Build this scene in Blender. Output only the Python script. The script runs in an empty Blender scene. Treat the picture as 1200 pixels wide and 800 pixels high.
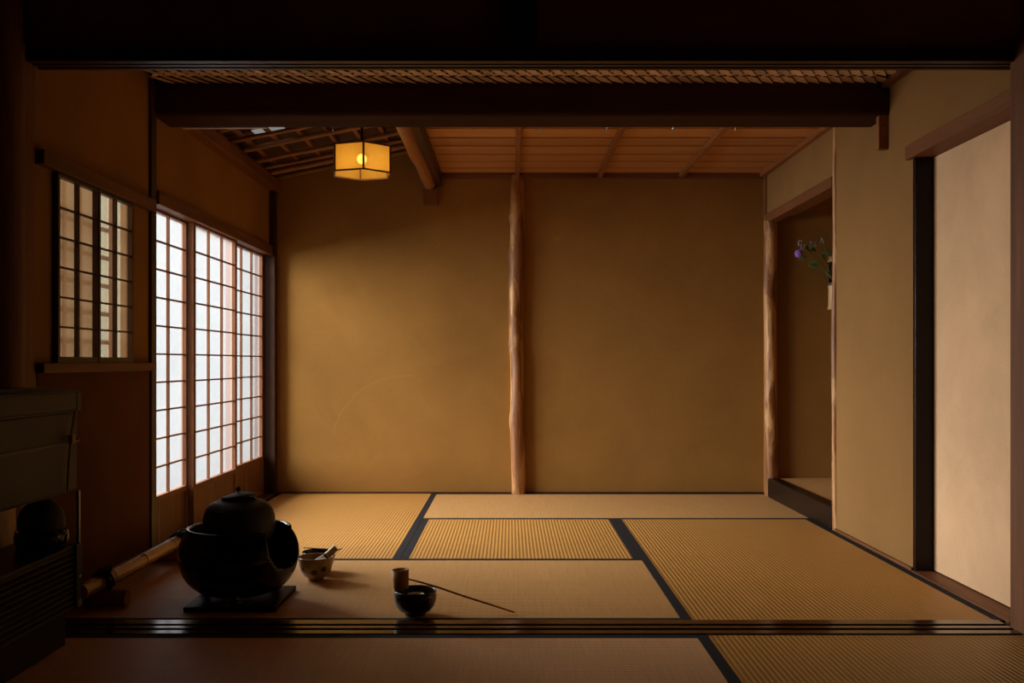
import bpy, math, random
from mathutils import Vector, Matrix
random.seed(7)
PI = math.pi
S = bpy.context.scene
COL = S.collection

# ------------------------------------------------------------------ camera, sky, daylight, exposure
CAM_Z = 0.76
F = 1148.0                      # focal length in pixels of the 1200 px wide frame
cam_d = bpy.data.cameras.new('camera')
cam_d.sensor_width = 36.0
cam_d.lens = F / 1200.0 * 36.0
cam_d.shift_x = 2.0 / 1200.0
cam_d.shift_y = 24.0 / 1200.0
cam_d.clip_start = 0.02
cam = bpy.data.objects.new('camera', cam_d)
cam.location = (0, 0, CAM_Z)
cam.rotation_euler = (PI / 2, 0, 0)
COL.objects.link(cam)
S.camera = cam

w = bpy.data.worlds.new('sky')
S.world = w
w.use_nodes = True
wb = w.node_tree.nodes['Background']
wb.inputs['Color'].default_value = (0.62, 0.74, 0.86, 1)
wb.inputs['Strength'].default_value = 0.78

def area(name, loc, target, sx, sy, power, color):
    d = bpy.data.lights.new(name, 'AREA')
    d.shape = 'RECTANGLE'
    d.size, d.size_y = sx, sy
    d.energy = power
    d.color = color
    o = bpy.data.objects.new(name, d)
    o.location = loc
    o.rotation_euler = (Vector(target) - Vector(loc)).to_track_quat('-Z', 'Y').to_euler()
    COL.objects.link(o)
    return o
area('garden_daylight', (-5.0, 5.3, 2.1), (-1.4, 5.3, 0.85), 6.2, 3.8, 3250, (0.985, 0.985, 0.975))

S.view_settings.view_transform = 'Standard'
S.view_settings.look = 'None'
S.view_settings.exposure = 0.0
S.view_settings.gamma = 1.0
S.view_settings.use_curve_mapping = False
S.cycles.max_bounces = 10
S.cycles.diffuse_bounces = 6
S.cycles.transparent_max_bounces = 16
S.cycles.sample_clamp_indirect = 4.0
S.cycles.use_denoising = True

# ------------------------------------------------------------------ materials
MATS = {}
def nt(name):
    m = bpy.data.materials.new(name)
    m.use_nodes = True
    t = m.node_tree
    t.nodes.clear()
    out = t.nodes.new('ShaderNodeOutputMaterial')
    MATS[name] = m
    return m, t, out
def N(t, kind, **kw):
    n = t.nodes.new(kind)
    for k, v in kw.items():
        setattr(n, k, v)
    return n
def principled(t, out, rough=0.6, spec=0.3, metal=0.0, coat=0.0):
    b = N(t, 'ShaderNodeBsdfPrincipled')
    b.inputs['Roughness'].default_value = rough
    b.inputs['Specular IOR Level'].default_value = spec
    b.inputs['Metallic'].default_value = metal
    b.inputs['Coat Weight'].default_value = coat
    t.links.new(b.outputs[0], out.inputs[0])
    return b
def coords(t, scale=(1, 1, 1), world=False):
    if world:
        src = N(t, 'ShaderNodeNewGeometry').outputs['Position']
    else:
        src = N(t, 'ShaderNodeTexCoord').outputs['Object']
    mp = N(t, 'ShaderNodeMapping')
    mp.inputs['Scale'].default_value = scale
    t.links.new(src, mp.inputs['Vector'])
    return mp.outputs[0]
def noise(t, vec, scale, detail=4, rough=0.6, dist=0.0):
    n = N(t, 'ShaderNodeTexNoise')
    n.inputs['Scale'].default_value = scale
    n.inputs['Detail'].default_value = detail
    n.inputs['Roughness'].default_value = rough
    n.inputs['Distortion'].default_value = dist
    t.links.new(vec, n.inputs['Vector'])
    return n.outputs['Fac']
def ramp(t, fac, stops):
    r = N(t, 'ShaderNodeValToRGB')
    e = r.color_ramp.elements
    while len(e) < len(stops):
        e.new(0.5)
    for i, (p, c) in enumerate(stops):
        e[i].position = p
        e[i].color = (*c, 1)
    t.links.new(fac, r.inputs[0])
    return r.outputs[0]
def bump(t, b, h, strength, dist=0.01):
    n = N(t, 'ShaderNodeBump')
    n.inputs['Strength'].default_value = strength
    n.inputs['Distance'].default_value = dist
    t.links.new(h, n.inputs['Height'])
    t.links.new(n.outputs[0], b.inputs['Normal'])
def mathn(t, op, a, b=None, c=None, clamp=False):
    n = N(t, 'ShaderNodeMath', operation=op, use_clamp=clamp)
    for i, v in enumerate((a, b, c)):
        if v is None:
            continue
        if isinstance(v, (int, float)):
            n.inputs[i].default_value = v
        else:
            t.links.new(v, n.inputs[i])
    return n.outputs[0]
def mixc(t, fac, a, b, mode='MIX'):
    n = N(t, 'ShaderNodeMix', data_type='RGBA', blend_type=mode)
    if isinstance(fac, (int, float)):
        n.inputs['Factor'].default_value = fac
    else:
        t.links.new(fac, n.inputs['Factor'])
    for i, v in ((6, a), (7, b)):
        if isinstance(v, tuple):
            n.inputs[i].default_value = (*v, 1)
        else:
            t.links.new(v, n.inputs[i])
    return n.outputs[2]
def mul(c, k):
    return tuple(x * k for x in c)

def plain(name, col, rough=0.5, spec=0.4, metal=0.0, coat=0.0, var=0.0, vscale=30):
    m, t, out = nt(name)
    b = principled(t, out, rough, spec, metal, coat)
    if var:
        c = coords(t)
        t.links.new(ramp(t, noise(t, c, vscale), [(0.3, mul(col, 1 - var)), (0.7, mul(col, 1 + var))]), b.inputs['Base Color'])
    else:
        b.inputs['Base Color'].default_value = (*col, 1)
    return m

def plaster(name, col, scratch=False, var=0.24):
    m, t, out = nt(name)
    b = principled(t, out, 0.95, 0.05)
    c = coords(t, world=True)
    n1 = noise(t, c, 2.2, 6, 0.62, 0.4)
    col1 = ramp(t, n1, [(0.25, mul(col, 1 - var)), (0.75, mul(col, 1 + var))])
    n2 = noise(t, c, 240, 2, 0.7)
    col2 = mixc(t, 0.35, col1, ramp(t, n2, [(0.3, mul(col, 0.72)), (0.7, mul(col, 1.25))]))
    # pale rubbed spots
    n3 = noise(t, c, 7.0, 5, 0.7, 1.2)
    spots = ramp(t, n3, [(0.68, (0, 0, 0)), (0.80, (1, 1, 1))])
    col3 = mixc(t, mathn(t, 'MULTIPLY', spots, 0.4), col2, mul(col, 1.7))
    if scratch:
        pos = N(t, 'ShaderNodeNewGeometry').outputs['Position']
        sp = N(t, 'ShaderNodeSeparateXYZ')
        t.links.new(pos, sp.inputs[0])
        cx, cz, r = (475 - 598) / F * 5.67, CAM_Z - (526 - 424) / F * 5.67, 86 / F * 5.67
        dx = mathn(t, 'SUBTRACT', sp.outputs[0], cx)
        dz = mathn(t, 'SUBTRACT', sp.outputs[2], cz)
        d = mathn(t, 'SQRT', mathn(t, 'ADD', mathn(t, 'MULTIPLY', dx, dx), mathn(t, 'MULTIPLY', dz, dz)))
        d = mathn(t, 'ADD', d, mathn(t, 'MULTIPLY', mathn(t, 'SUBTRACT', noise(t, c, 14, 3), 0.5), 0.02))
        off = mathn(t, 'ABSOLUTE', mathn(t, 'SUBTRACT', d, r))
        line = mathn(t, 'SUBTRACT', 1.0, mathn(t, 'DIVIDE', off, 0.006), clamp=True)
        line = mathn(t, 'MULTIPLY', line, mathn(t, 'LESS_THAN', dx, 0.05))
        line = mathn(t, 'MULTIPLY', line, mathn(t, 'GREATER_THAN', dz, 0.08))
        line = mathn(t, 'MULTIPLY', line, mathn(t, 'MULTIPLY', noise(t, c, 40, 3), 0.32))
        col3 = mixc(t, line, col3, mul(col, 1.9))
    t.links.new(col3, b.inputs['Base Color'])
    bump(t, b, n2, 0.25, 0.002)
    return m

def wood(name, light, dark, axis='y', rough=0.55, spec=0.3, grain=26.0, coat=0.0, rnd=0.25):
    m, t, out = nt(name)
    b = principled(t, out, rough, spec, 0.0, coat)
    sc = {'x': (0.06, 1, 1), 'y': (1, 0.06, 1), 'z': (1, 1, 0.06)}[axis]
    c = coords(t, sc)
    oi = N(t, 'ShaderNodeObjectInfo')
    va = N(t, 'ShaderNodeVectorMath', operation='ADD')
    t.links.new(c, va.inputs[0])
    sh = N(t, 'ShaderNodeVectorMath', operation='SCALE')
    sh.inputs[0].default_value = (13.1, 7.7, 5.3)
    t.links.new(oi.outputs['Random'], sh.inputs['Scale'])
    t.links.new(sh.outputs[0], va.inputs[1])
    n1 = noise(t, va.outputs[0], grain, 5, 0.65, 0.6)
    col = ramp(t, n1, [(0.28, dark), (0.72, light)])
    k = mathn(t, 'ADD', mathn(t, 'MULTIPLY', oi.outputs['Random'], rnd), 1 - rnd / 2)
    hs = N(t, 'ShaderNodeHueSaturation')
    t.links.new(k, hs.inputs['Value'])
    t.links.new(col, hs.inputs['Color'])
    t.links.new(hs.outputs[0], b.inputs['Base Color'])
    bump(t, b, n1, 0.15, 0.003)
    return m

def tatami(name, col, axis, dark=0.74):
    """ridges run along AXIS; 14 mm apart"""
    m, t, out = nt(name)
    b = principled(t, out, 0.50, 0.45)
    pos = N(t, 'ShaderNodeNewGeometry').outputs['Position']
    sp = N(t, 'ShaderNodeSeparateXYZ')
    t.links.new(pos, sp.inputs[0])
    u = sp.outputs[0 if axis == 'y' else 1]
    wv = mathn(t, 'SINE', mathn(t, 'MULTIPLY', u, 2 * PI / 0.0145))
    h = mathn(t, 'ADD', mathn(t, 'MULTIPLY', wv, 0.5), 0.5)
    hp = mathn(t, 'POWER', h, 0.6)
    sc = (2.0, 60, 1) if axis == 'y' else (60, 2.0, 1)
    c = coords(t, sc, world=True)
    n1 = noise(t, c, 2.2, 5, 0.7)
    c2 = coords(t, world=True)
    n2 = noise(t, c2, 1.7, 4, 0.6)
    base = ramp(t, n1, [(0.25, mul(col, 0.82)), (0.75, mul(col, 1.14))])
    base = mixc(t, mathn(t, 'MULTIPLY', n2, 0.35), base, (col[0] * 0.85, col[1] * 0.74, col[2] * 0.55))
    base = mixc(t, hp, mixc(t, 1.0, base, (dark, dark * 0.88, dark * 0.7), 'MULTIPLY'), base)
    t.links.new(base, b.inputs['Base Color'])
    bump(t, b, mathn(t, 'ADD', h, mathn(t, 'MULTIPLY', n1, 0.15)), 0.7, 0.0016)
    return m

def paper(name, col, trans, clear, warm=None):
    m, t, out = nt(name)
    tl = N(t, 'ShaderNodeBsdfTranslucent')
    df = N(t, 'ShaderNodeBsdfDiffuse')
    tp = N(t, 'ShaderNodeBsdfTransparent')
    c = coords(t, world=True)
    fib = noise(t, c, 55, 4, 0.7)
    cc = ramp(t, fib, [(0.3, mul(col, 0.93)), (0.7, col)])
    t.links.new(cc, tl.inputs[0])
    t.links.new(cc, df.inputs[0])
    if warm:
        tp.inputs[0].default_value = (*warm, 1)
    a = N(t, 'ShaderNodeMixShader')
    a.inputs[0].default_value = trans
    t.links.new(df.outputs[0], a.inputs[1])
    t.links.new(tl.outputs[0], a.inputs[2])
    b = N(t, 'ShaderNodeMixShader')
    b.inputs[0].default_value = clear
    t.links.new(a.outputs[0], b.inputs[1])
    t.links.new(tp.outputs[0], b.inputs[2])
    t.links.new(b.outputs[0], out.inputs[0])
    return m

WALL = (0.295, 0.147, 0.037)
plaster('plaster_back', WALL, scratch=True)
plaster('plaster', WALL)
plaster('plaster_right', (0.252, 0.134, 0.047), var=0.16)
plaster('plaster_lifted', (0.40, 0.20, 0.065))  # same ochre plaster, colour raised to make up for missing light
plaster('dado', (0.13, 0.055, 0.022))
plaster('fusuma_paper', (0.73, 0.47, 0.27), var=0.26)
plaster('plaster_grey', (0.17, 0.175, 0.18))
plaster('soot', (0.05, 0.03, 0.018))
for ax in 'xyz':
    wood('brown_' + ax, (0.23, 0.085, 0.026), (0.10, 0.034, 0.011), ax)
    wood('dark_' + ax, (0.060, 0.022, 0.009), (0.028, 0.010, 0.005), ax, rough=0.42)
wood('beam_wood', (0.060, 0.026, 0.013), (0.035, 0.015, 0.008), 'x', rough=0.85, spec=0.05)
wood('plank', (0.60, 0.28, 0.095), (0.40, 0.175, 0.055), 'x', rough=0.5, rnd=0.35)
wood('batten', (0.36, 0.14, 0.042), (0.20, 0.07, 0.02), 'y', rnd=0.15)
wood('lattice', (0.23, 0.095, 0.038), (0.13, 0.05, 0.02), 'z', rnd=0.2)
wood('koshi', (0.21, 0.088, 0.03), (0.13, 0.05, 0.018), 'z', rnd=0.2)
m, t, out = nt('log')
b = principled(t, out, 0.42, 0.3)
n1 = noise(t, coords(t, (1, 1, 0.10), world=True), 42, 5, 0.7, 0.5)
n2 = noise(t, coords(t, (1, 1, 0.22), world=True), 13, 4, 0.6, 0.8)
c1 = ramp(t, n1, [(0.3, (0.13, 0.046, 0.015)), (0.7, (0.34, 0.14, 0.045))])
c2 = ramp(t, n1, [(0.3, (0.36, 0.17, 0.06)), (0.7, (0.66, 0.36, 0.14))])
t.links.new(mixc(t, ramp(t, n2, [(0.47, (0, 0, 0)), (0.57, (1, 1, 1))]), c1, c2), b.inputs['Base Color'])
bump(t, b, n1, 0.4, 0.004)
wood('log_y', (0.44, 0.19, 0.065), (0.20, 0.08, 0.027), 'y', rough=0.45, grain=30, rnd=0.05)
wood('bamboo_rafter', (0.36, 0.17, 0.06), (0.17, 0.07, 0.024), 'x', rough=0.4, rnd=0.4)
wood('roof_board', (0.13, 0.060, 0.024), (0.055, 0.026, 0.012), 'x', rough=0.7, rnd=0.5)
wood('ajiro', (0.86, 0.62, 0.43), (0.66, 0.44, 0.28), 'y', rough=0.5, rnd=0.6)
wood('sill', (0.085, 0.032, 0.014), (0.045, 0.016, 0.008), 'x', rough=0.16, spec=0.6, rnd=0.1)
wood('bamboo', (0.52, 0.29, 0.085), (0.36, 0.19, 0.05), 'y', rough=0.3, spec=0.5, rnd=0.1)
wood('bamboo_v', (0.62, 0.40, 0.17), (0.42, 0.24, 0.09), 'z', rough=0.35, spec=0.5, rnd=0.1)
wood('ladle_wood', (0.62, 0.28, 0.085), (0.42, 0.18, 0.055), 'z', rough=0.5, rnd=0.05)
wood('pale_wood', (0.55, 0.33, 0.13), (0.40, 0.22, 0.08), 'x', rough=0.5, rnd=0.1)
TAT = (0.57, 0.295, 0.074)
tatami('tatami_y', TAT, 'y')
tatami('tatami_x', (0.66, 0.375, 0.145), 'x')  # cross mats coloured paler in place of light that falls short
tatami('tatami_lifted', (0.78, 0.47, 0.26), 'x')  # front straw, raised further to stand in for weak light
plain('heri', (0.015, 0.014, 0.015), 0.8, 0.2, var=0.3, vscale=300)
paper('shoji_paper', (0.76, 0.89, 0.98), 0.075, 0.50)
paper('dim_paper', (0.32, 0.19, 0.085), 0.062, 0.06, (0.8, 0.6, 0.35))  # weak light behind the window put into the paper colour
paper('dim_thin_paper', (0.34, 0.30, 0.21), 0.045, 0.42, (0.76, 0.69, 0.45))  # same dimming in the colour, but lets more light through
paper('lantern_paper', (0.95, 0.56, 0.10), 0.55, 0.14, (1.0, 0.75, 0.30))
plain('lacquer', (0.004, 0.004, 0.0045), 0.10, 0.5)
plain('slate', (0.004, 0.004, 0.004), 0.40, 0.05)
plain('iron', (0.020, 0.016, 0.014), 0.55, 0.35, 0.0, var=0.35, vscale=120)
wood('kamachi', (0.016, 0.007, 0.004), (0.009, 0.004, 0.003), 'y', rough=0.35, spec=0.18)
plain('black_cord', (0.006, 0.006, 0.007), 0.8, 0.2)
plain('black_metal', (0.010, 0.009, 0.009), 0.4, 0.4)
plain('steel', (0.45, 0.45, 0.46), 0.35, 0.5, 1.0)
plain('white_metal', (0.80, 0.80, 0.78), 0.4, 0.5)
plain('grey_enamel', (0.062, 0.055, 0.044), 0.55, 0.3, var=0.06, vscale=14)
plain('louver', (0.045, 0.032, 0.024), 0.5, 0.3)
plain('dark_glaze', (0.022, 0.016, 0.012), 0.25, 0.5, var=0.3, vscale=60)
plain('cream_cord', (0.35, 0.22, 0.12), 0.8, 0.2)
plain('leaf', (0.11, 0.17, 0.05), 0.55, 0.3, var=0.3, vscale=60)
plain('stem', (0.16, 0.20, 0.06), 0.6, 0.3)
plain('petal', (0.30, 0.17, 0.62), 0.7, 0.2, var=0.3, vscale=120)
plain('bud', (0.30, 0.24, 0.24), 0.8, 0.2, var=0.3, vscale=120)
plain('soil', (0.050, 0.050, 0.035), 0.9, 0.1, var=0.4, vscale=2)
plain('bamboo_dark', (0.10, 0.05, 0.04), 0.5, 0.3, var=0.4, vscale=60)
plain('ash', (0.03, 0.027, 0.024), 0.95, 0.05, var=0.3, vscale=90)

def glow(name, col, strength):
    m, t, out = nt(name)
    e = N(t, 'ShaderNodeEmission')
    e.inputs[0].default_value = (*col, 1)
    e.inputs[1].default_value = strength
    t.links.new(e.outputs[0], out.inputs[0])
glow('bulb', (1.0, 0.78, 0.36), 9.0)
glow('skylight', (0.80, 0.78, 0.74), 0.28)

# a tea bowl with dark flower motifs printed on its side
m, t, out = nt('white_glaze')
b = principled(t, out, 0.3, 0.5)
tc = N(t, 'ShaderNodeTexCoord').outputs['Object']
c0 = ramp(t, noise(t, coords(t, (1, 1, 14)), 18, 4), [(0.3, (0.30, 0.17, 0.065)), (0.7, (0.42, 0.25, 0.10))])
mask = None
for (px, py, pz, r) in ((0.004, -0.050, 0.036, 0.011), (0.034, -0.040, 0.045, 0.010), (-0.034, -0.036, 0.046, 0.010),
                        (0.05, 0.01, 0.04, 0.011), (-0.05, 0.015, 0.04, 0.011), (0.0, 0.052, 0.04, 0.011)):
    vm = N(t, 'ShaderNodeVectorMath', operation='DISTANCE')
    t.links.new(tc, vm.inputs[0])
    vm.inputs[1].default_value = (px, py, pz)
    d = mathn(t, 'ADD', vm.outputs['Value'], mathn(t, 'MULTIPLY', mathn(t, 'SUBTRACT', noise(t, tc, 160, 2), 0.5), 0.012))
    k = mathn(t, 'LESS_THAN', d, r)
    mask = k if mask is None else mathn(t, 'MAXIMUM', mask, k)
t.links.new(mixc(t, mask, c0, (0.035, 0.022, 0.016)), b.inputs['Base Color'])

# ------------------------------------------------------------------ mesh helpers
def tag(o, label=None, cat=None, group=None, kind=None):
    if label: o['label'] = label
    if cat: o['category'] = cat
    if group: o['group'] = group
    if kind: o['kind'] = kind
    return o
def wloc(o):
    v = Vector((0, 0, 0))
    while o is not None:
        v += o.location
        o = o.parent
    return v
def empty(name, loc):
    o = bpy.data.objects.new(name, None)
    o.location = loc
    o.empty_display_size = 0.05
    COL.objects.link(o)
    return o
class MB:
    def __init__(s):
        s.v, s.f, s.sm = [], [], []
    def add(s, vs, fs, smooth=False):
        k = len(s.v)
        s.v += [Vector(p) for p in vs]
        s.f += [tuple(i + k for i in f) for f in fs]
        s.sm += [smooth] * len(fs)
        return s
    def box(s, x0, x1, y0, y1, z0, z1):
        vs = [(x, y, z) for z in (z0, z1) for y in (y0, y1) for x in (x0, x1)]
        return s.add(vs, [(0, 2, 3, 1), (4, 5, 7, 6), (0, 1, 5, 4), (2, 6, 7, 3), (0, 4, 6, 2), (1, 3, 7, 5)])
    def prism(s, poly, d):
        """closed polygon (3D points) extruded by vector d"""
        n = len(poly)
        vs = [Vector(p) for p in poly] + [Vector(p) + Vector(d) for p in poly]
        fs = [tuple(range(n))[::-1], tuple(range(n, 2 * n))] + [(i, (i + 1) % n, n + (i + 1) % n, n + i) for i in range(n)]
        return s.add(vs, fs)
    def tube(s, pts, rad, n=12, caps=True, smooth=True, jit=0.0):
        pts = [Vector(p) for p in pts]
        if isinstance(rad, (int, float)): rad = [rad] * len(pts)
        vs, fs = [], []
        up = None
        for i, p in enumerate(pts):
            a = pts[max(i - 1, 0)]; c = pts[min(i + 1, len(pts) - 1)]
            t = (c - a).normalized()
            if up is None:
                up = Vector((0, 0, 1)) if abs(t.z) < 0.9 else Vector((1, 0, 0))
            u = (up - t * up.dot(t)).normalized()
            w_ = t.cross(u)
            up = u
            for k in range(n):
                an = 2 * PI * k / n
                r = rad[i] * (1 + (random.uniform(-jit, jit) if jit else 0))
                vs.append(p + (u * math.cos(an) + w_ * math.sin(an)) * r)
        for i in range(len(pts) - 1):
            for k in range(n):
                fs.append((i * n + k, i * n + (k + 1) % n, (i + 1) * n + (k + 1) % n, (i + 1) * n + k))
        s.add(vs, fs, smooth)
        if caps:
            s.add(vs[:n], [tuple(range(n))[::-1]])
            s.add(vs[-n:], [tuple(range(n))])
        return s
    def lathe(s, prof, c, n=48, smooth=True, skip=None):
        c = Vector(c)
        vs, fs = [], []
        m_ = len(prof)
        for (r, z) in prof:
            for k in range(n):
                a = 2 * PI * k / n
                vs.append(c + Vector((r * math.cos(a), r * math.sin(a), z)))
        for i in range(m_ - 1):
            for k in range(n):
                if skip and skip(2 * PI * (k + 0.5) / n, 0.5 * (prof[i][1] + prof[i + 1][1])):
                    continue
                fs.append((i * n + k, i * n + (k + 1) % n, (i + 1) * n + (k + 1) % n, (i + 1) * n + k))
        return s.add(vs, fs, smooth)
    def ball(s, c, r, n=12, sq=(1, 1, 1)):
        c = Vector(c)
        vs, fs = [], []
        rings = n // 2
        for i in range(rings + 1):
            th = PI * i / rings
            for k in range(n):
                a = 2 * PI * k / n
                vs.append(c + Vector((r * sq[0] * math.sin(th) * math.cos(a), r * sq[1] * math.sin(th) * math.sin(a), r * sq[2] * math.cos(th))))
        for i in range(rings):
            for k in range(n):
                fs.append((i * n + k, (i + 1) * n + k, (i + 1) * n + (k + 1) % n, i * n + (k + 1) % n))
        return s.add(vs, fs, True)
    def xform(s, M):
        s.v = [M @ v for v in s.v]
        return s
    def build(s, name, mat, parent=None, bevel=0.0, weld=False):
        if parent is None:
            lo = [min(v[i] for v in s.v) for i in range(3)]
            hi = [max(v[i] for v in s.v) for i in range(3)]
            org = Vector(((lo[0] + hi[0]) / 2, (lo[1] + hi[1]) / 2, lo[2]))
            loc = org
        else:
            org = wloc(parent)
            loc = Vector((0, 0, 0))
        me = bpy.data.meshes.new(name)
        me.from_pydata([v - org for v in s.v], [], s.f)
        me.polygons.foreach_set('use_smooth', s.sm)
        me.materials.append(MATS[mat])
        me.update()
        o = bpy.data.objects.new(name, me)
        COL.objects.link(o)
        o.location = loc
        o.parent = parent
        if bevel:
            md = o.modifiers.new('bevel', 'BEVEL')
            md.width = bevel
            md.segments = 2
            md.limit_method = 'ANGLE'
        return o
def bx(name, mat, x0, x1, y0, y1, z0, z1, parent=None, bevel=0.0):
    return MB().box(x0, x1, y0, y1, z0, z1).build(name, mat, parent, bevel)
def struct(o, label, cat):
    return tag(o, label, cat, kind='structure')
_shared = {}
def piece(key, maker, name, mat, parent, loc):
    """a part whose mesh is shared: MAKER gives an MB about the origin, LOC is a world position"""
    if key not in _shared:
        mb = maker()
        me = bpy.data.meshes.new(name)
        me.from_pydata([tuple(v) for v in mb.v], [], mb.f)
        me.polygons.foreach_set('use_smooth', mb.sm)
        me.materials.append(MATS[mat])
        me.update()
        _shared[key] = me
    o = bpy.data.objects.new(name, _shared[key])
    COL.objects.link(o)
    o.parent = parent
    o.location = Vector(loc) - wloc(parent)
    return o

# ------------------------------------------------------------------ geometry of the place
XL, XR = -1.383, 1.467          # faces of the left and right wall
YB = 5.67                       # face of the back wall
YBEAM = 3.79                    # the low cross beam
YS0, YS1 = 2.72, 2.875          # sill between the rooms
ZC = 1.846                      # flat ceilings
FX = -2.3                       # front room, left
FXR = 2.3

# floor under everything
struct(bx('floor', 'soot', FX, FXR + 0.1, -1.6, 5.80, -0.12, -0.055), 'dark sub-floor under the straw mats', 'floor')
struct(bx('ground', 'soil', -40, -1.62, -30, 60, -0.50, -0.42), 'garden earth outside the paper sliding doors', 'ground')

# back wall
struct(bx('wall_back', 'plaster_back', -1.475, 2.40, YB, YB + 0.10, -0.055, 2.2), 'ochre clay plaster wall behind the log post', 'wall')

# left wall, around the doors and the small window
mb = MB()
mb.box(-1.405, XL, 2.80, 3.80, -0.055, 0.752)
mb.box(-1.405, XL, 2.80, 3.80, 1.345, 2.2)
mb.box(-1.405, XL, 2.80, 2.972, 0.752, 1.345)
mb.box(-1.405, XL, 3.530, 3.80, 0.752, 1.345)
mb.box(-1.47, XL, 3.80, YB, 1.425, 2.2)
struct(mb.build('wall_left', 'plaster'), 'ochre plaster wall holding the small window and paper doors', 'wall')
struct(bx('trim_1', 'dado', XL, XL + 0.004, 2.86, 3.745, 0.012, 0.728), 'reddish brown paper dado under the small window', 'dado')

struct(bx('wall_blocker', 'plaster_grey', -2.6, -1.475, 5.66, 5.78, -0.42, 2.2), 'added outside wall that dims the paper door next to the back wall', 'wall')  # added wall, darkens the far columns of the last paper door
# right wall, around the alcove and the paper door
AY0, AY1, AZ, AZT = 4.445, 5.575, 0.105, 1.552
DY0, DY1, DZ = 2.86, 3.555, 1.50
mb = MB()
mb.box(XR, 1.62, 2.80, DY0, -0.055, 2.2)
mb.box(XR, 1.62, DY0, DY1, DZ + 0.02, 2.2)
mb.box(XR, 1.62, DY1, AY0, -0.055, 2.2)
mb.box(XR, 1.62, AY0, AY1, AZT + 0.04, 2.2)
mb.box(XR, 1.62, AY1, YB, -0.055, 2.2)
struct(mb.build('wall_right', 'plaster_right'), 'ochre plaster wall between the alcove and the pale door', 'wall')
mb = MB()
mb.box(1.62, 2.36, AY1, YB, -0.055, 2.2)
mb.box(2.28, 2.36, AY0 - 0.08, AY1, -0.055, 2.2)
mb.box(1.62, 2.28, AY0 - 0.08, AY0, -0.055, 2.2)
struct(mb.build('wall_alcove', 'plaster'), 'ochre plaster walls inside the flower alcove', 'wall')
struct(bx('floor_alcove', 'tatami_x', XR + 0.055, 2.28, AY0, AY1, 0.04, AZ - 0.004), 'raised straw matted floor of the alcove', 'floor')

# header wall between the rooms
mb = MB()
mb.box(FX, XL - 0.02, 2.80, 2.84, -0.055, 2.6)
mb.box(1.47, FXR, 2.78, 2.84, -0.055, 2.6)
mb.box(XL - 0.02, 1.47, 2.80, 2.84, 1.645, 2.6)
struct(mb.build('wall_header', 'plaster_lifted'), 'ochre plaster wall above the grooved lintel', 'wall')
# the room behind the camera
mb = MB()
mb.box(FX - 0.1, FX, -1.7, 2.84, -0.055, 2.6)
mb.box(FXR, FXR + 0.1, -1.7, 2.84, -0.055, 2.6)
mb.box(FX, FXR, -1.7, -1.6, -0.055, 2.6)
struct(mb.build('wall_front', 'plaster_lifted'), 'plaster walls of the room in front of the sill', 'wall')
struct(bx('ceiling_front', 'soot', FX - 0.1, FXR + 0.1, -1.7, 2.84, 2.6, 2.7), 'dark ceiling of the room in front of the sill', 'ceiling')
struct(bx('roof', 'soot', -1.75, 2.45, 2.84, 5.80, 2.2, 2.3), 'dark roof slab over the tea room', 'roof')

# ---- posts, beams, lintels
def log_post(name, x, y, z0, z1, r, mat, knots, label, cat, seed=0, bend=0.006, half=False):
    rnd = random.Random(seed)
    n, seg = 20, 46
    vs, fs = [], []
    ph = rnd.uniform(0, 6)
    for i in range(seg + 1):
        z = z0 + (z1 - z0) * i / seg
        ox = bend * math.sin(ph + z * 3.1) + bend * 0.5 * math.sin(z * 9 + ph)
        oy = bend * 0.4 * math.cos(z * 3.7 + ph)
        for k in range(n):
            a = 2 * PI * k / n
            rr = r * (1 + 0.05 * math.sin(z * 5 + ph) + 0.03 * math.sin(3 * a + z * 8))
            for (kz, ka, kr, kw) in knots:
                da = math.atan2(math.sin(a - ka), math.cos(a - ka))
                rr += kr * math.exp(-((z - kz) / kw) ** 2 - (da / 0.5) ** 2)
            vs.append((x + ox + rr * math.cos(a), y + oy + rr * math.sin(a), z))
    for i in range(seg):
        for k in range(n):
            fs.append((i * n + k, i * n + (k + 1) % n, (i + 1) * n + (k + 1) % n, (i + 1) * n + k))
    mb = MB().add(vs, fs, True)
    mb.add(vs[:n], [tuple(range(n))[::-1]]); mb.add(vs[-n:], [tuple(range(n))])
    return struct(mb.build(name, mat), label, cat)
log_post('trim_2', 0.040, YB - 0.012, 0.0, 1.835, 0.040, 'log',
         [(1.60, 3.5, 0.014, 0.025), (1.38, 3.4, 0.012, 0.03), (0.85, 3.6, 0.010, 0.05), (0.42, 3.4, 0.012, 0.03), (1.05, 4.4, 0.008, 0.04)],
         'knotty peeled log post in the middle of the back wall', 'post', 3)
log_post('trim_3', XR + 0.012, AY1 - 0.012, 0.0, 1.56, 0.036, 'log',
         [(0.55, 3.9, 0.008, 0.04), (1.1, 4.0, 0.006, 0.04)],
         'slender peeled log post at the far end of the alcove sill', 'post', 8, bend=0.0028)
log_post('trim_4', XR + 0.006, 4.425, 0.0, ZC, 0.019, 'log', [(0.9, 4.0, 0.003, 0.03)],
         'thin peeled pole between the alcove and the plaster wall', 'post', 12, bend=0.003)
# alcove lintel and sill
struct(bx('trim_5', 'brown_y', XR - 0.012, XR + 0.05, AY0, AY1 + 0.03, AZT, AZT + 0.05, bevel=0.004), 'brown wooden lintel over the flower alcove', 'lintel')
struct(bx('trim_6', 'kamachi', XR - 0.014, XR + 0.055, AY0, AY1 - 0.045, 0.0, AZ, bevel=0.006), 'dark lacquered sill board of the alcove', 'sill')

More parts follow.
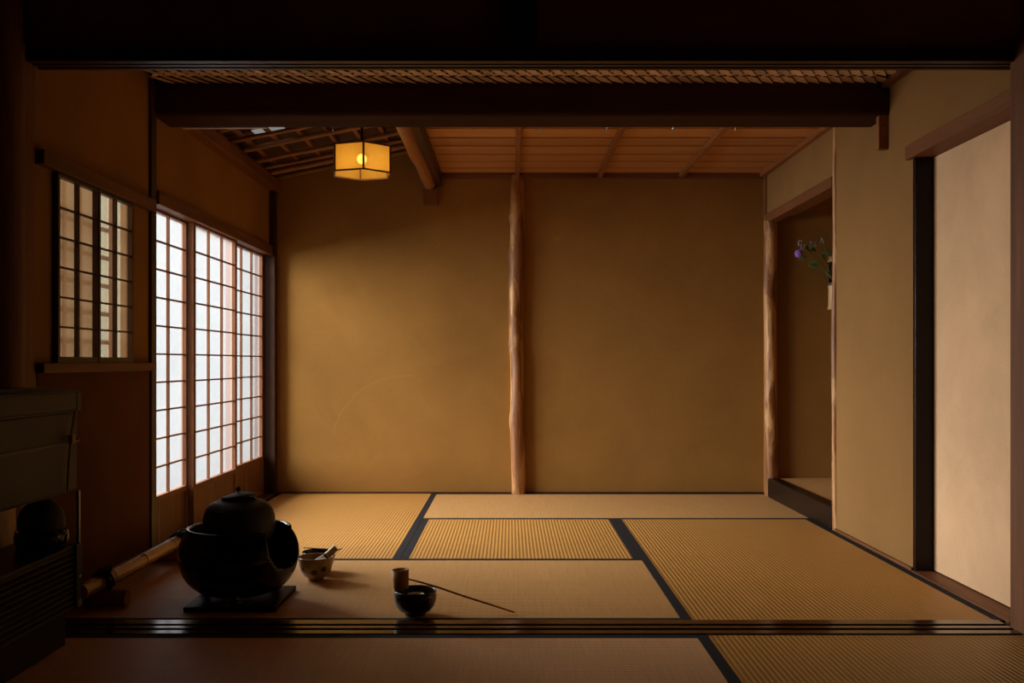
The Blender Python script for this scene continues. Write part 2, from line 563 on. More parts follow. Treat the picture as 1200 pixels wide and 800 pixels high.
# corner posts
struct(bx('trim_7', 'dark_z', XL - 0.029, XL + 0.012, 3.745, 3.80, 0.0, ZC, bevel=0.004), 'dark square post between small window and paper doors', 'post')
struct(bx('trim_8', 'dark_z', XL - 0.087, XL + 0.035, 5.616, YB, 0.0, 1.80, bevel=0.004), 'dark corner post beside the last paper door', 'post')
struct(bx('trim_9', 'brown_z', XR - 0.006, XR + 0.004, 5.60, YB, 1.60, ZC), 'thin brown corner strip above the alcove log', 'trim')

# big cross beam with a rounded lower edge
def rounded_beam(x0, x1, y0, y1, z0, z1, r, mat, label, name):
    prof = [(y0, z1), (y0, z0 + r)]
    for i in range(1, 7):
        a = PI / 2 * i / 6
        prof.append((y0 + r - r * math.cos(a), z0 + r - r * math.sin(a)))
    for i in range(0, 7):
        a = PI / 2 * i / 6
        prof.append((y1 - r + r * math.sin(a), z0 + r - r * math.cos(a)))
    prof.append((y1, z1))
    mb = MB().prism([(x0, y, z) for (y, z) in prof], (x1 - x0, 0, 0))
    return struct(mb.build(name, mat), label, 'beam')
rounded_beam(XL - 0.002, XR, YBEAM, YBEAM + 0.21, 1.714, ZC + 0.06, 0.02, 'beam_wood', 'massive dark beam crossing the room below the woven ceiling', 'trim_10')
struct(bx('trim_11', 'batten', XR - 0.038, XR + 0.002, 3.80, 3.83, 1.585, 1.72, bevel=0.003), 'short brown wooden stub under the end of the dark beam', 'bracket')
struct(bx('trim_12', 'brown_y', XR - 0.03, XR, YS1, YBEAM, ZC - 0.025, ZC + 0.01), 'brown moulding where plaster wall meets the woven ceiling', 'moulding')

# ridge log under the ceiling edge and its stub
mb = MB()
pts = [(-0.462 + 0.002 * math.sin(i * 0.9), 3.98 + i * 0.13, 1.782 + 0.002 * math.sin(i * 1.7)) for i in range(14)]
mb.tube(pts, [0.034 + 0.0012 * math.sin(i * 1.3) for i in range(14)], 20)
struct(mb.build('trim_13', 'log_y'), 'round log running to the back wall below the ceiling edge', 'beam')
struct(bx('trim_14', 'brown_z', -0.50, -0.415, YB - 0.05, YB + 0.002, 1.665, 1.755, bevel=0.003), 'short square stub post under the round log on the back wall', 'bracket')
struct(bx('trim_15', 'dark_y', -0.428, -0.395, YBEAM + 0.2, YB, 1.775, 2.2), 'brown board closing the side of the plank ceiling', 'board')

# left wall plate under the rafters
mb = MB()
mb.prism([(XL - 0.01, 3.99, 1.742), (XL + 0.055, 3.99, 1.742), (XL + 0.055, 3.99, 1.808), (XL - 0.01, 3.99, 1.80)], (0, YB - 3.99, 0))
struct(mb.build('trim_16', 'brown_y', bevel=0.006), 'brown wall plate carrying the lower ends of the rafters', 'beam')

# lintel over the paper doors, sill under them
mb = MB().box(XL - 0.065, XL + 0.022, 3.80, 5.62, 1.372, 1.425)
struct(mb.build('trim_17', 'brown_y', bevel=0.003), 'brown grooved lintel above the paper sliding doors', 'lintel')
struct(bx('trim_18', 'brown_y', XL - 0.085, XL + 0.03, 3.80, 5.62, -0.055, 0.004, bevel=0.003), 'brown grooved sill under the paper sliding doors', 'sill')

# small window rails
struct(bx('trim_19', 'brown_y', XL, XL + 0.032, 2.84, 3.745, 1.335, 1.378, bevel=0.003), 'brown wooden rail above the small paper window', 'rail')
struct(bx('trim_20', 'brown_y', XL, XL + 0.032, 2.84, 3.745, 0.728, 0.757, bevel=0.003), 'brown wooden rail below the small paper window', 'rail')

# opening between the rooms: jamb posts, grooved lintel, short post, sill
struct(bx('trim_21', 'brown_z', XL - 0.10, -1.372, 2.765, 2.83, 0.0, 1.66, bevel=0.003), 'brown jamb post on the window side of the wide opening', 'post')
struct(bx('trim_22', 'brown_z', 1.428, 1.49, 2.715, 2.80, 0.0, 1.66, bevel=0.003), 'brown jamb post beside the pale door', 'post')
mb = MB().tube([(-1.432, 2.735, z) for z in (0.0, 0.6, 1.2, 1.8, 2.4, 2.6)], [0.072, 0.07, 0.069, 0.069, 0.068, 0.068], 20)
struct(mb.build('trim_23', 'brown_z'), 'round reddish dark post by the heater', 'post')
mb = MB()
mb.box(-1.372, 1.46, 2.775, 2.80, 1.612, 1.650)
mb.box(-1.372, 1.46, 2.80, 2.812, 1.620, 1.650)
mb.box(-1.372, 1.46, 2.812, 2.830, 1.612, 1.650)
mb.box(-1.372, 1.46, 2.830, 2.845, 1.620, 1.650)
mb.box(-1.372, 1.46, 2.845, 2.862, 1.612, 1.650)
struct(mb.build('trim_24', 'dark_x'), 'dark lintel with two sliding grooves across the opening', 'lintel')
struct(bx('trim_25', 'dark_z', -0.015, 0.075, 2.765, 2.80, 1.650, 2.6), 'short dark post above the middle of the lintel', 'post')
mb = MB()
mb.box(-1.47, 1.47, YS0 + 0.01, YS1, -0.055, -0.006)
for y0, y1 in ((YS0 + 0.01, YS0 + 0.045), (YS0 + 0.065, YS0 + 0.09), (YS0 + 0.11, YS1)):
    mb.box(-1.372, 1.43, y0, y1, -0.006, 0.004)
struct(mb.build('trim_26', 'sill', bevel=0.0015), 'polished dark floor sill with two sliding grooves', 'sill')

# right door: jamb, lintel, sill
struct(bx('trim_27', 'kamachi', XR - 0.004, XR + 0.09, DY1 - 0.018, DY1 + 0.006, 0.0, DZ, bevel=0.002), 'dark upright jamb of the pale paper door', 'post')
struct(bx('trim_28', 'brown_y', XR - 0.018, XR + 0.10, DY0 - 0.05, DY1 + 0.045, DZ, DZ + 0.052, bevel=0.003), 'brown lintel over the pale paper door', 'lintel')
struct(bx('trim_29', 'brown_y', XR - 0.015, XR + 0.10, DY0 - 0.01, DY1 - 0.005, -0.05, 0.006, bevel=0.002), 'brown threshold under the pale paper door', 'sill')
struct(bx('trim_30', 'brown_y', XR - 0.010, XR + 0.002, DY1 + 0.006, AY0 - 0.04, -0.05, 0.012), 'thin brown skirting strip at the foot of the plaster wall', 'skirting')
r4 = empty('door_4', (XR + 0.075, (DY0 + DY1) / 2, 0.006)); struct(r4, 'pale sliding door with mottled tan paper', 'door')
bx('paper_face', 'fusuma_paper', XR + 0.062, XR + 0.088, DY0 - 0.04, DY1 - 0.020, 0.010, DZ - 0.002, r4)
# back wall foot strip
struct(bx('baseboard_back', 'dark_x', XL + 0.035, XR, YB - 0.008, YB, -0.05, 0.008), 'thin dark strip at the foot of the back wall', 'baseboard')

# ---- plank ceiling
ce = empty('ceiling_plank', (0.5, 4.8, ZC)); struct(ce, 'flat ceiling of brown boards with thin battens', 'ceiling')
py = YBEAM + 0.205
i = 0
ys = [3.98, 4.18, 4.375, 4.565, 4.754, 4.937, 5.14, 5.32, 5.50, 5.69]
for i in range(len(ys) - 1):
    a, b_ = ys[i], ys[i + 1]
    mb = MB()
    # every board laps over the next: its near edge hangs lower than its far edge
    mb.prism([(-0.395, a, ZC + 0.000), (-0.395, b_ + 0.02, ZC + 0.0055), (-0.395, b_ + 0.02, ZC + 0.0095), (-0.395, a, ZC + 0.004)], (XR + 0.395, 0, 0))
    mb.build('plank', 'plank', ce)
for x in (0.040, 0.515, 0.985):
    bx('batten', 'batten', x - 0.013, x + 0.013, YBEAM + 0.2, YB, ZC - 0.024, ZC + 0.004, ce, bevel=0.003)
bx('edge_strip', 'batten', XR - 0.03, XR, YBEAM + 0.2, YB, ZC - 0.022, ZC + 0.004, ce)
bx('edge_strip', 'brown_x', -0.395, XR, YB - 0.03, YB, ZC - 0.028, ZC + 0.004, ce)

# ---- woven ceiling of split wood between lintel and beam
cw = empty('ceiling_woven', (0, 3.3, ZC)); struct(cw, 'woven ceiling of pale split wood strips', 'ceiling')
bx('backing', 'beam_wood', XL, XR, 2.845, YBEAM, ZC + 0.013, ZC + 0.03, cw)
PW = 0.0445
def weave(even):
    # one visible float of the weave: a slanted strip, one long edge hanging proud of the other
    sl, dp = (0.034, 0.064) if even else (-0.022, 0.044)
    lo_, hi_ = (0.000, -0.008) if even else (-0.002, 0.008)
    return MB().prism([(-PW * 0.485, -dp / 2, lo_), (PW * 0.485, -dp / 2, hi_), (PW * 0.485 + sl, dp / 2, hi_ - 0.002), (-PW * 0.485 + sl, dp / 2, lo_ - 0.002)], (0, 0, 0.003))
rows = 0
yy = YBEAM - 0.034
rest = MB()
while yy > 2.90:
    even = rows % 2 == 0
    x = XL + 0.03 + (0 if even else 0.03)
    while x < XR - 0.06:
        if rows < 4:
            piece('weave%d' % even, lambda: weave(even), 'woven_strip', 'ajiro', cw, (x, yy, ZC + random.uniform(-0.001, 0.001)))
        else:
            w1 = weave(even).xform(Matrix.Translation((x, yy, ZC)))
            rest.add(w1.v, w1.f)
        x += PW
    yy -= 0.048
    rows += 1
ro = rest.build('woven_strips_beyond', 'ajiro', cw); tag(ro, kind='stuff')

# ---- sloped rafter ceiling
cs = empty('ceiling_sloped', (-0.9, 4.8, 1.80)); struct(cs, 'sloping ceiling of bamboo rafters and dark boards', 'ceiling')
SL = 0.2
def zs(x): return 1.812 + SL * (x - XL)
for k, (a, b_) in enumerate(zip((4.0, 4.21, 4.42, 4.60, 4.765, 4.93, 5.14, 5.35), (4.204, 4.414, 4.594, 4.759, 4.924, 5.134, 5.344, 5.67))):
    # sheathing boards; one bay is a skylight
    x0, x1 = XL, -0.415
    def slab(xa, xb, up, th):
        return MB().prism([(xa, a, zs(xa) + up), (xb, a, zs(xb) + up), (xb, a, zs(xb) + up + th), (xa, a, zs(xa) + up + th)], (0, min(b_, YB) - a, 0))
    if k == 4:
        slab(x0, -1.26, 0.045, 0.012).build('roof_board', 'roof_board', cs)
        slab(-1.11, x1, 0.045, 0.012).build('roof_board', 'roof_board', cs)
        slab(-1.26, -1.11, 0.048, 0.006).build('skylight_pane', 'skylight', cs)
    else:
        slab(x0, x1, 0.045 + 0.004 * (k % 2), 0.012).build('roof_board', 'roof_board', cs)
for y in (4.10, 4.30, 4.50, 4.72, 4.92, 5.19, 5.37, 5.50, 5.645):
    r = random.uniform(0.011, 0.016)
    pts, rr = [], []
    for j in range(11):
        x = XL + 0.01 + (0.96) * j / 10
        pts.append((x, y + 0.004 * math.sin(j + y * 9), zs(x) + 0.003))
        rr.append(r * (1.14 if j % 3 == 1 else 1.0))
    MB().tube(pts, rr, 10).build('rafter', 'bamboo_rafter', cs)
for j in range(8):
    x = XL + 0.08 + 0.125 * j
    z = zs(x) + 0.030
    MB().box(x - 0.010, x + 0.010, 4.0, YB, z - 0.007, z + 0.008).build('batten', 'batten', cs)

# ------------------------------------------------------------------ paper doors
def shoji_door(name, y0, y1, xo, label):
    """xo: room-side face; the paper lies behind the lattice"""
    z0, z1 = 0.004, 1.385
    zp0, zp1 = 0.222, 1.362
    root = empty(name, (xo, (y0 + y1) / 2, z0))
    struct(root, label, 'sliding door')
    d = 0.027
    st = 0.030
    for a in (y0, y1 - st):
        bx('stile', 'lattice', xo - d, xo, a, a + st, z0, z1, root, bevel=0.002)
    bx('top_rail', 'lattice', xo - d, xo, y0 + st, y1 - st, zp1, z1, root)
    bx('middle_rail', 'lattice', xo - d, xo, y0 + st, y1 - st, zp0 - 0.022, zp0, root)
    bx('bottom_rail', 'lattice', xo - d, xo, y0 + st, y1 - st, z0, z0 + 0.030, root)
    nb = 4
    bw = (y1 - y0 - 2 * st) / nb
    for k in range(nb):
        bx('hip_board', 'koshi', xo - 0.020, xo - 0.008 - 0.002 * (k % 2), y0 + st + k * bw + 0.001, y0 + st + (k + 1) * bw - 0.001, z0 + 0.030, zp0 - 0.022, root)
    nc, nr = 3, 10
    cw_ = (y1 - y0 - 2 * st) / nc
    rh = (zp1 - zp0) / nr
    for k in range(1, nc):
        yb = y0 + st + k * cw_
        piece('vb', lambda: MB().box(-0.012, 0, -0.0045, 0.0045, 0, zp1 - zp0), 'lattice_bar', 'lattice', root, (xo - 0.004, yb, zp0))
    for r_ in range(1, nr):
        piece('hb%.3f' % cw_, lambda: MB().box(-0.010, 0, 0, y1 - y0 - 2 * st, -0.0035, 0.0035), 'lattice_bar', 'lattice', root, (xo - 0.007, y0 + st, zp0 + r_ * rh))
    for k in range(nc):
        for r_ in range(nr):
            piece('pane%.3f' % cw_, lambda: MB().add([(0, 0, 0), (0, cw_, 0), (0, cw_, rh), (0, 0, rh)], [(0, 1, 2, 3)]),
                  'paper_pane', 'shoji_paper', root, (xo - 0.018, y0 + st + k * cw_, zp0 + r_ * rh))
shoji_door('door_1', 3.635, 4.305, XL - 0.030, 'paper sliding door beside the dark post near the window')
shoji_door('door_2', 4.285, 4.965, XL - 0.001, 'middle paper sliding door of the three')
shoji_door('door_3', 4.945, 5.615, XL - 0.030, 'paper sliding door next to the back wall')

def small_shoji(name, y0, y1, xo, mat, label):
    z0, z1 = 0.757, 1.335
    zp0, zp1 = 0.776, 1.322
    root = empty(name, (xo, (y0 + y1) / 2, z0))
    struct(root, label, 'window')
    d, st = 0.018, 0.014
    for a in (y0, y1 - st):
        bx('stile', 'dark_z', xo - d, xo, a, a + st, z0, z1, root)
    bx('top_rail', 'dark_y', xo - d, xo, y0 + st, y1 - st, zp1, z1, root)
    bx('bottom_rail', 'dark_y', xo - d, xo, y0 + st, y1 - st, z0, zp0, root)
    nc, nr = 2, 6
    cw_ = (y1 - y0 - 2 * st) / nc
    rh = (zp1 - zp0) / nr
    yb = y0 + st + cw_
    bx('lattice_bar', 'dark_z', xo - 0.015, xo - 0.002, yb - 0.006, yb + 0.006, zp0, zp1, root)
    for r_ in range(1, nr):
        bx('lattice_bar', 'dark_y', xo - 0.014, xo - 0.005, y0 + st, y1 - st, zp0 + r_ * rh - 0.003, zp0 + r_ * rh + 0.003, root)
    for k in range(nc):
        for r_ in range(nr):
            piece('spane' + name, lambda: MB().add([(0, 0, 0), (0, cw_, 0), (0, cw_, rh), (0, 0, rh)], [(0, 1, 2, 3)]),
                  'paper_pane', mat, root, (xo - 0.0165, y0 + st + k * cw_, zp0 + r_ * rh))
small_shoji('window_1', 2.955, 3.250, XL + 0.019, 'dim_paper', 'dim tan paper window panel beside the jamb post')
small_shoji('window_2', 3.245, 3.545, XL + 0.021, 'dim_thin_paper', 'brighter yellowish paper window panel with lattice shadows')
# bamboo lattice outside the window
wl = empty('window_lattice', (-1.44, 3.25, 0.752)); struct(wl, 'bamboo lattice outside the small window', 'lattice')
for y in (3.02, 3.14, 3.26, 3.38, 3.50):
    MB().tube([(-1.43, y, 0.752), (-1.43, y, 1.345)], 0.008, 8).build('lattice_cane', 'brown_z', wl)
for z in (0.83, 0.93, 1.03, 1.13, 1.23):
    MB().tube([(-1.446, 2.955, z), (-1.446, 3.545, z)], 0.008, 8).build('lattice_cane', 'brown_y', wl)

# ------------------------------------------------------------------ tatami mats
HB = 0.030
def mat_thing(x0, x1, y0, y1, axis, label, mat=None):
    g = 0.0008
    x0, x1, y0, y1 = x0 + g, x1 - g, y0 + g, y1 - g
    root = empty('tatami_mat', ((x0 + x1) / 2, (y0 + y1) / 2, -0.055))
    tag(root, label, 'tatami mat', 'straw mats on the floor')
    mat = mat or 'tatami_' + axis
    if axis == 'y':
        bx('mat_face', mat, x0 + HB, x1 - HB, y0, y1, -0.055, 0.0, root)
        bx('cloth_border', 'heri', x0, x0 + HB, y0, y1, -0.055, 0.0012, root)
        bx('cloth_border', 'heri', x1 - HB, x1, y0, y1, -0.055, 0.0012, root)
    else:
        bx('mat_face', mat, x0, x1, y0 + HB, y1 - HB, -0.055, 0.0, root)
        bx('cloth_border', 'heri', x0, x1, y0, y0 + HB, -0.055, 0.0012, root)
        bx('cloth_border', 'heri', x0, x1, y1 - HB, y1, -0.055, 0.0012, root)
    return root
X0, X1, X2, X3 = XL + 0.031, -0.425, 0.505, XR - 0.012
R0, R1, R2, R3 = YS1, 3.785, 4.735, YB - 0.009
mat_thing(X0, X1, R2 - (R2 - R1), R3, 'y', 'straw mat running from the paper doors to the back wall')
mat_thing(X1, X3, R2, R3, 'x', 'straw mat lying along the back wall under the log post')
mat_thing(X1, X2, R1, R2, 'y', 'square half mat enclosed by the four long mats')
mat_thing(X2, X3, R0, R2, 'y', 'straw mat along the pale door and plaster wall')
mat_thing(X0, X2, R0, R1, 'x', 'straw mat carrying the brazier and the tea bowls')
mat_thing(-1.35, X2 + 0.012, YS0 + 0.01 - 0.955, YS0 + 0.01, 'x', 'straw mat in front of the polished sill beside the heater', 'tatami_lifted')
mat_thing(X2 + 0.012, 1.46, YS0 + 0.01 - 1.91, YS0 + 0.01, 'y', 'straw mat in front of the sill by the jamb post', 'tatami_y')

# ------------------------------------------------------------------ lantern
LX, LY, LZ0, LZ1, LR = -0.697, 4.60, 1.640, 1.764, 0.146
lan = empty('hanging_lantern', (LX, LY, LZ0)); tag(lan, 'hexagonal paper lantern glowing yellow under the rafters', 'lantern')
hexp = [(LX + LR * math.sin(PI / 3 * k + 0.20), LY - LR * math.cos(PI / 3 * k + 0.20)) for k in range(6)]
mb = MB()
for k in range(6):
    a, c = hexp[k], hexp[(k + 1) % 6]
    mb.tube([(a[0], a[1], LZ0 - 0.003), (a[0], a[1], LZ1 + 0.003)], 0.0048, 6, smooth=False)
    for z in (LZ0, LZ1):
        mb.tube([(a[0], a[1], z), (c[0], c[1], z)], 0.0042, 6, smooth=False)
mb.build('wooden_frame', 'brown_z', lan)
for k in range(6):
    a, c = hexp[k], hexp[(k + 1) % 6]
    MB().add([(a[0], a[1], LZ0), (c[0], c[1], LZ0), (c[0], c[1], LZ1), (a[0], a[1], LZ1)], [(0, 1, 2, 3)]).build('paper_panel', 'lantern_paper', lan)
MB().add([(p[0], p[1], LZ1 + 0.002) for p in hexp], [(0, 1, 2, 3, 4, 5)]).build('top_paper', 'lantern_paper', lan)
mb = MB()
mb.tube([(LX, LY, LZ1 - 0.03), (LX, LY, LZ1 + 0.03)], 0.020, 14)
mb.tube([(LX, LY, LZ1 + 0.03), (LX, LY, 1.94)], 0.006, 8)
mb.build('lamp_holder', 'black_metal', lan)
MB().tube([(*hexp[1], LZ1), (*hexp[4], LZ1)], 0.005, 6).build('cross_bar', 'brown_x', lan)
MB().tube([(*hexp[2], LZ1), (*hexp[5], LZ1)], 0.005, 6).build('cross_bar', 'brown_x', lan)
bulb = MB().ball((LX, LY, LZ1 - 0.052), 0.024, 14).build('bulb', 'bulb', lan)
bulb.visible_shadow = True
pl = bpy.data.lights.new('lantern_light', 'POINT')
pl.energy = 0.9; pl.color = (1.0, 0.72, 0.36); pl.shadow_soft_size = 0.026
po = bpy.data.objects.new('lantern_light', pl); po.location = (LX, LY, LZ1 - 0.085); COL.objects.link(po)

# rail and hooks behind the beam
rod = MB().tube([(-1.345, 4.022, 1.721), (-1.00, 4.022, 1.723)], 0.006, 8)
tag(rod.build('curtain_rod', 'white_metal'), 'thin white rod behind the dark beam above the paper doors', 'rod')
for k, px in enumerate((390, 473, 553, 633, 711, 789, 862)):
    x = (px - 598) / F * 4.01
    pts = [(x, 4.0, 1.735), (x, 4.008, 1.728), (x, 4.010, 1.712), (x, 4.016, 1.706), (x, 4.022, 1.712)]
    h = MB().tube(pts, 0.0028, 6).build('metal_hook', 'steel')
    tag(h, 'small metal hook on the dark beam ' + ('in front of the paper lantern', 'in front of the round ceiling log', 'between the round ceiling log and the log post',
        'just past the log post', 'at the second ceiling batten', 'between second and third ceiling battens', 'beyond the third ceiling batten')[k], 'hook', 'hooks along the dark beam')

# ------------------------------------------------------------------ brazier, board, kettle
FXc, FYc = -0.862, 3.115
brd = bx('brazier_board', 'slate', -0.993, -0.713, 2.972, 3.262, 0.0012, 0.016, bevel=0.002)
tag(brd, 'square black lacquer board under the brazier', 'board')
fu = empty('brazier', (FXc, FYc, 0.016)); tag(fu, 'round black lacquered brazier with a cut-out fire opening', 'brazier')
prof = [(0.0, 0.029), (0.06, 0.029), (0.095, 0.031), (0.122, 0.040), (0.143, 0.054), (0.160, 0.072), (0.174, 0.096), (0.182, 0.122),
        (0.1865, 0.143), (0.1865, 0.162), (0.184, 0.180), (0.179, 0.196), (0.172, 0.211), (0.165, 0.222), (0.160, 0.230)]
def cut(a, z):
    d = math.atan2(math.sin(a - math.radians(-19)), math.cos(a - math.radians(-19)))
    return abs(d) < math.radians(27) and z > 0.118 + 0.05 * (abs(d) / math.radians(27)) ** 4
fine = []
for i in range(len(prof) - 1):
    q0, q1, q2, q3 = (Vector(prof[max(0, min(len(prof) - 1, i + d))]) for d in (-1, 0, 1, 2))
    for j in range(5):
        u = j / 5
        p = 0.5 * (2 * q1 + (q2 - q0) * u + (2 * q0 - 5 * q1 + 4 * q2 - q3) * u * u + (3 * q1 - q0 - 3 * q2 + q3) * u ** 3)
        fine.append((max(p.x, 0), p.y))
fine.append(prof[-1])
bo = MB().lathe(fine, (FXc, FYc, 0), 180, skip=cut).build('bowl', 'lacquer', fu)
md = bo.modifiers.new('thick', 'SOLIDIFY'); md.thickness = 0.012; md.offset = -1
pts = []
for k in range(72):
    a = math.radians(-19 + 27) + math.radians(306) * k / 71
    pts.append((FXc + 0.156 * math.cos(a), FYc + 0.156 * math.sin(a), 0.231))
MB().tube(pts, 0.0072, 10).build('rim', 'lacquer', fu)
for a in (math.radians(-80), math.radians(-80 + 120), math.radians(-80 + 240)):
    c, s_ = math.cos(a), math.sin(a)
    pts = [(FXc + c * r, FYc + s_ * r, z) for r, z in ((0.105, 0.052), (0.124, 0.047), (0.126, 0.040), (0.124, 0.034), (0.126, 0.030))]
    mb = MB().tube(pts, [0.012, 0.014, 0.013, 0.013, 0.013], 12)
    mb.ball((FXc + c * 0.126, FYc + s_ * 0.126, 0.0265), 0.0105, 12, (2.0, 2.0, 0.9))
    mb.build('foot', 'lacquer', fu)
MB().lathe([(0.0, 0.105), (0.10, 0.102), (0.160, 0.095)], (FXc, FYc, 0), 40).build('ash_bed', 'ash', fu)
for k in range(3):
    a = 0.6 + k * 2.094
    MB().tube([(FXc + 0.075 * math.cos(a), FYc + 0.075 * math.sin(a), 0.11), (FXc + 0.080 * math.cos(a), FYc + 0.080 * math.sin(a), 0.189)], 0.005, 8).build('trivet_leg', 'iron', fu)

kt = empty('tea_kettle', (FXc, FYc, 0.19)); tag(kt, 'large dark iron kettle seated in the black brazier', 'kettle')
kp = [(0.0, 0.190), (0.07, 0.190), (0.094, 0.197), (0.107, 0.212), (0.112, 0.232), (0.1125, 0.252), (0.110, 0.272), (0.104, 0.291), (0.094, 0.306),
      (0.080, 0.316), (0.066, 0.321), (0.058, 0.322), (0.056, 0.326), (0.052, 0.326), (0.052, 0.318)]
MB().lathe(kp, (FXc, FYc, 0), 64).build('kettle_body', 'iron', kt)
for sgn in (-1, 1):
    c = Vector((FXc - 0.035 * 1, FYc + sgn * 0.092, 0.293))
    MB().tube([c + Vector((-0.012, 0, 0)), c + Vector((-0.008, sgn * 0.010, 0.002)), c + Vector((0.008, sgn * 0.010, 0.002)), c + Vector((0.012, 0, 0))], 0.0045, 8).build('lug', 'iron', kt)
lid = MB().lathe([(0.0, 0.014), (0.012, 0.014), (0.03, 0.011), (0.048, 0.006), (0.056, 0.002), (0.056, -0.001), (0.0, -0.001)], (0, 0, 0), 40)
lid.xform(Matrix.Translation((FXc + 0.002, FYc - 0.004, 0.3330)) @ Matrix.Rotation(math.radians(-7), 4, 'Y') @ Matrix.Rotation(math.radians(-3), 4, 'X'))
lo = lid.build('lid', 'iron', kt)
kn = MB().tube([(FXc - 0.002, FYc - 0.004, 0.340), (FXc - 0.002, FYc - 0.004, 0.352)], [0.003, 0.003], 10)
kn.ball((FXc - 0.002, FYc - 0.004, 0.357), 0.0085, 14)
kn.build('knob', 'iron', lo)

# ------------------------------------------------------------------ bamboo barrier
kk = empty('bamboo_barrier', (-1.262, 3.33, 0.0)); tag(kk, 'low bamboo rail tied with black cord onto two wooden feet', 'barrier')
ya, yb2 = 2.895, 3.83
nodes_y = [3.10, 3.36, 3.63]
pts, rr = [], []
for i in range(61):
    y = ya + (yb2 - ya) * i / 60
    rad = 0.0235
    for ny in nodes_y:
        d = abs(y - ny)
        rad += 0.0022 * math.exp(-(d / 0.010) ** 2)
        if 0.004 < d < 0.012: rad -= 0.0004
    pts.append((-1.272 + 0.012 * (y - ya), y, 0.079)); rr.append(rad)
po_ = MB().tube(pts, rr, 20).build('bamboo_pole', 'bamboo', kk)
for ny in nodes_y:
    x = -1.272 + 0.012 * (ny - ya)
    MB().tube([(x, ny - 0.0022, 0.079), (x, ny + 0.0022, 0.079)], 0.0262, 20).build('node_ring', 'brown_y', po_)
for y in (3.035, 3.715):
    x = -1.272 + 0.012 * (y - ya)
    MB().tube([(x - 0.085, y, 0.0285), (x + 0.085, y, 0.0285)], 0.0265, 18).build('foot', 'batten', kk)
    mb = MB()
    for dy in (-0.008, 0.0, 0.008):
        ring = []
        for k in range(25):
            a = 2 * PI * k / 24
            ring.append((x + 0.030 * math.cos(a), y + dy, 0.0585 + 0.0525 * math.sin(a)))
        mb.tube(ring, 0.0042, 6, caps=False)
    for s_ in (-1, 1):
        loop = [(x, y, 0.110), (x + 0.012, y + s_ * 0.02, 0.121), (x + 0.020, y + s_ * 0.042, 0.118), (x + 0.017, y + s_ * 0.038, 0.108), (x, y, 0.109)]
        mb.tube(loop, 0.0042, 6)
        mb.tube([(x, y, 0.109), (x + 0.022, y + s_ * 0.012, 0.106), (x + 0.031, y + s_ * 0.020, 0.085), (x + 0.033, y + s_ * 0.024, 0.062)], 0.0040, 6)
    mb.ball((x + 0.002, y, 0.111), 0.010, 10)
    mb.build('black_cord', 'black_cord', kk)

# ------------------------------------------------------------------ tea bowls and tools
def bowl(name, c, prof, mat, label, cat='bowl', n=48):
    o = MB().lathe(prof, c, n).build(name, mat)
    return tag(o, label, cat)
bc = (-0.678, 3.415, 0.0)
bowl('tea_bowl', bc, [(0.0, 0.008), (0.020, 0.008), (0.022, 0.0012), (0.027, 0.0012), (0.0275, 0.010), (0.040, 0.018), (0.051, 0.032), (0.057, 0.050), (0.060, 0.068),
                      (0.0615, 0.080), (0.0600, 0.083), (0.0580, 0.080), (0.056, 0.066), (0.052, 0.048), (0.045, 0.032), (0.030, 0.020), (0.0, 0.016)], 'white_glaze',
     'pale cream tea bowl painted with dark flowers', 'tea bowl')
bd = (-0.694, 3.548, 0.0)
bowl('tea_bowl', bd, [(0.0, 0.008), (0.020, 0.008), (0.022, 0.0012), (0.028, 0.0012), (0.029, 0.009), (0.043, 0.017), (0.053, 0.032), (0.0575, 0.052), (0.059, 0.073),
                      (0.0575, 0.075), (0.056, 0.072), (0.054, 0.052), (0.047, 0.032), (0.032, 0.020), (0.0, 0.016)], 'dark_glaze',
     'dark glazed bowl standing behind the cream tea bowl', 'tea bowl')
# bamboo whisk leaning in the cream bowl
wh = empty('tea_whisk', (bc[0], bc[1], 0.02)); tag(wh, 'bamboo whisk leaning in the cream tea bowl', 'whisk')
p0 = Vector((bc[0] - 0.018, bc[1] - 0.012, 0.035)); p1 = Vector((bc[0] + 0.070, bc[1] + 0.008, 0.112))
dv = (p1 - p0)
MB().tube([p0 + dv * 0.60, p1], 0.0125, 16).build('handle', 'bamboo_v', wh)
mb = MB()
uu = dv.normalized(); v1 = uu.cross(Vector((0, 1, 0))).normalized(); v2 = uu.cross(v1)
for k in range(28):
    a = 2 * PI * k / 28
    o_ = v1 * math.cos(a) + v2 * math.sin(a)
    mb.tube([p0 + dv * 0.60 + o_ * 0.010, p0 + dv * 0.42 + o_ * 0.015, p0 + dv * 0.24 + o_ * 0.017, p0 + dv * 0.10 + o_ * 0.011], 0.0010, 4)
mb.build('tines', 'bamboo_v', wh)
MB().tube([p0 + dv * 0.59, p0 + dv * 0.64], 0.0133, 16).build('thread_band', 'black_cord', wh)
# scoop lying on the rim of the dark bowl
mb = MB()
pts = [(-0.760, 3.60, 0.0775), (-0.70, 3.585, 0.0775), (-0.65, 3.57, 0.0775), (-0.622, 3.563, 0.079), (-0.612, 3.560, 0.083)]
mb.tube(pts, [0.0020, 0.0020, 0.0022, 0.0030, 0.0026], 8)
tag(mb.build('tea_scoop', 'bamboo_v'), 'thin bamboo tea scoop laid across the dark bowl', 'tea scoop')

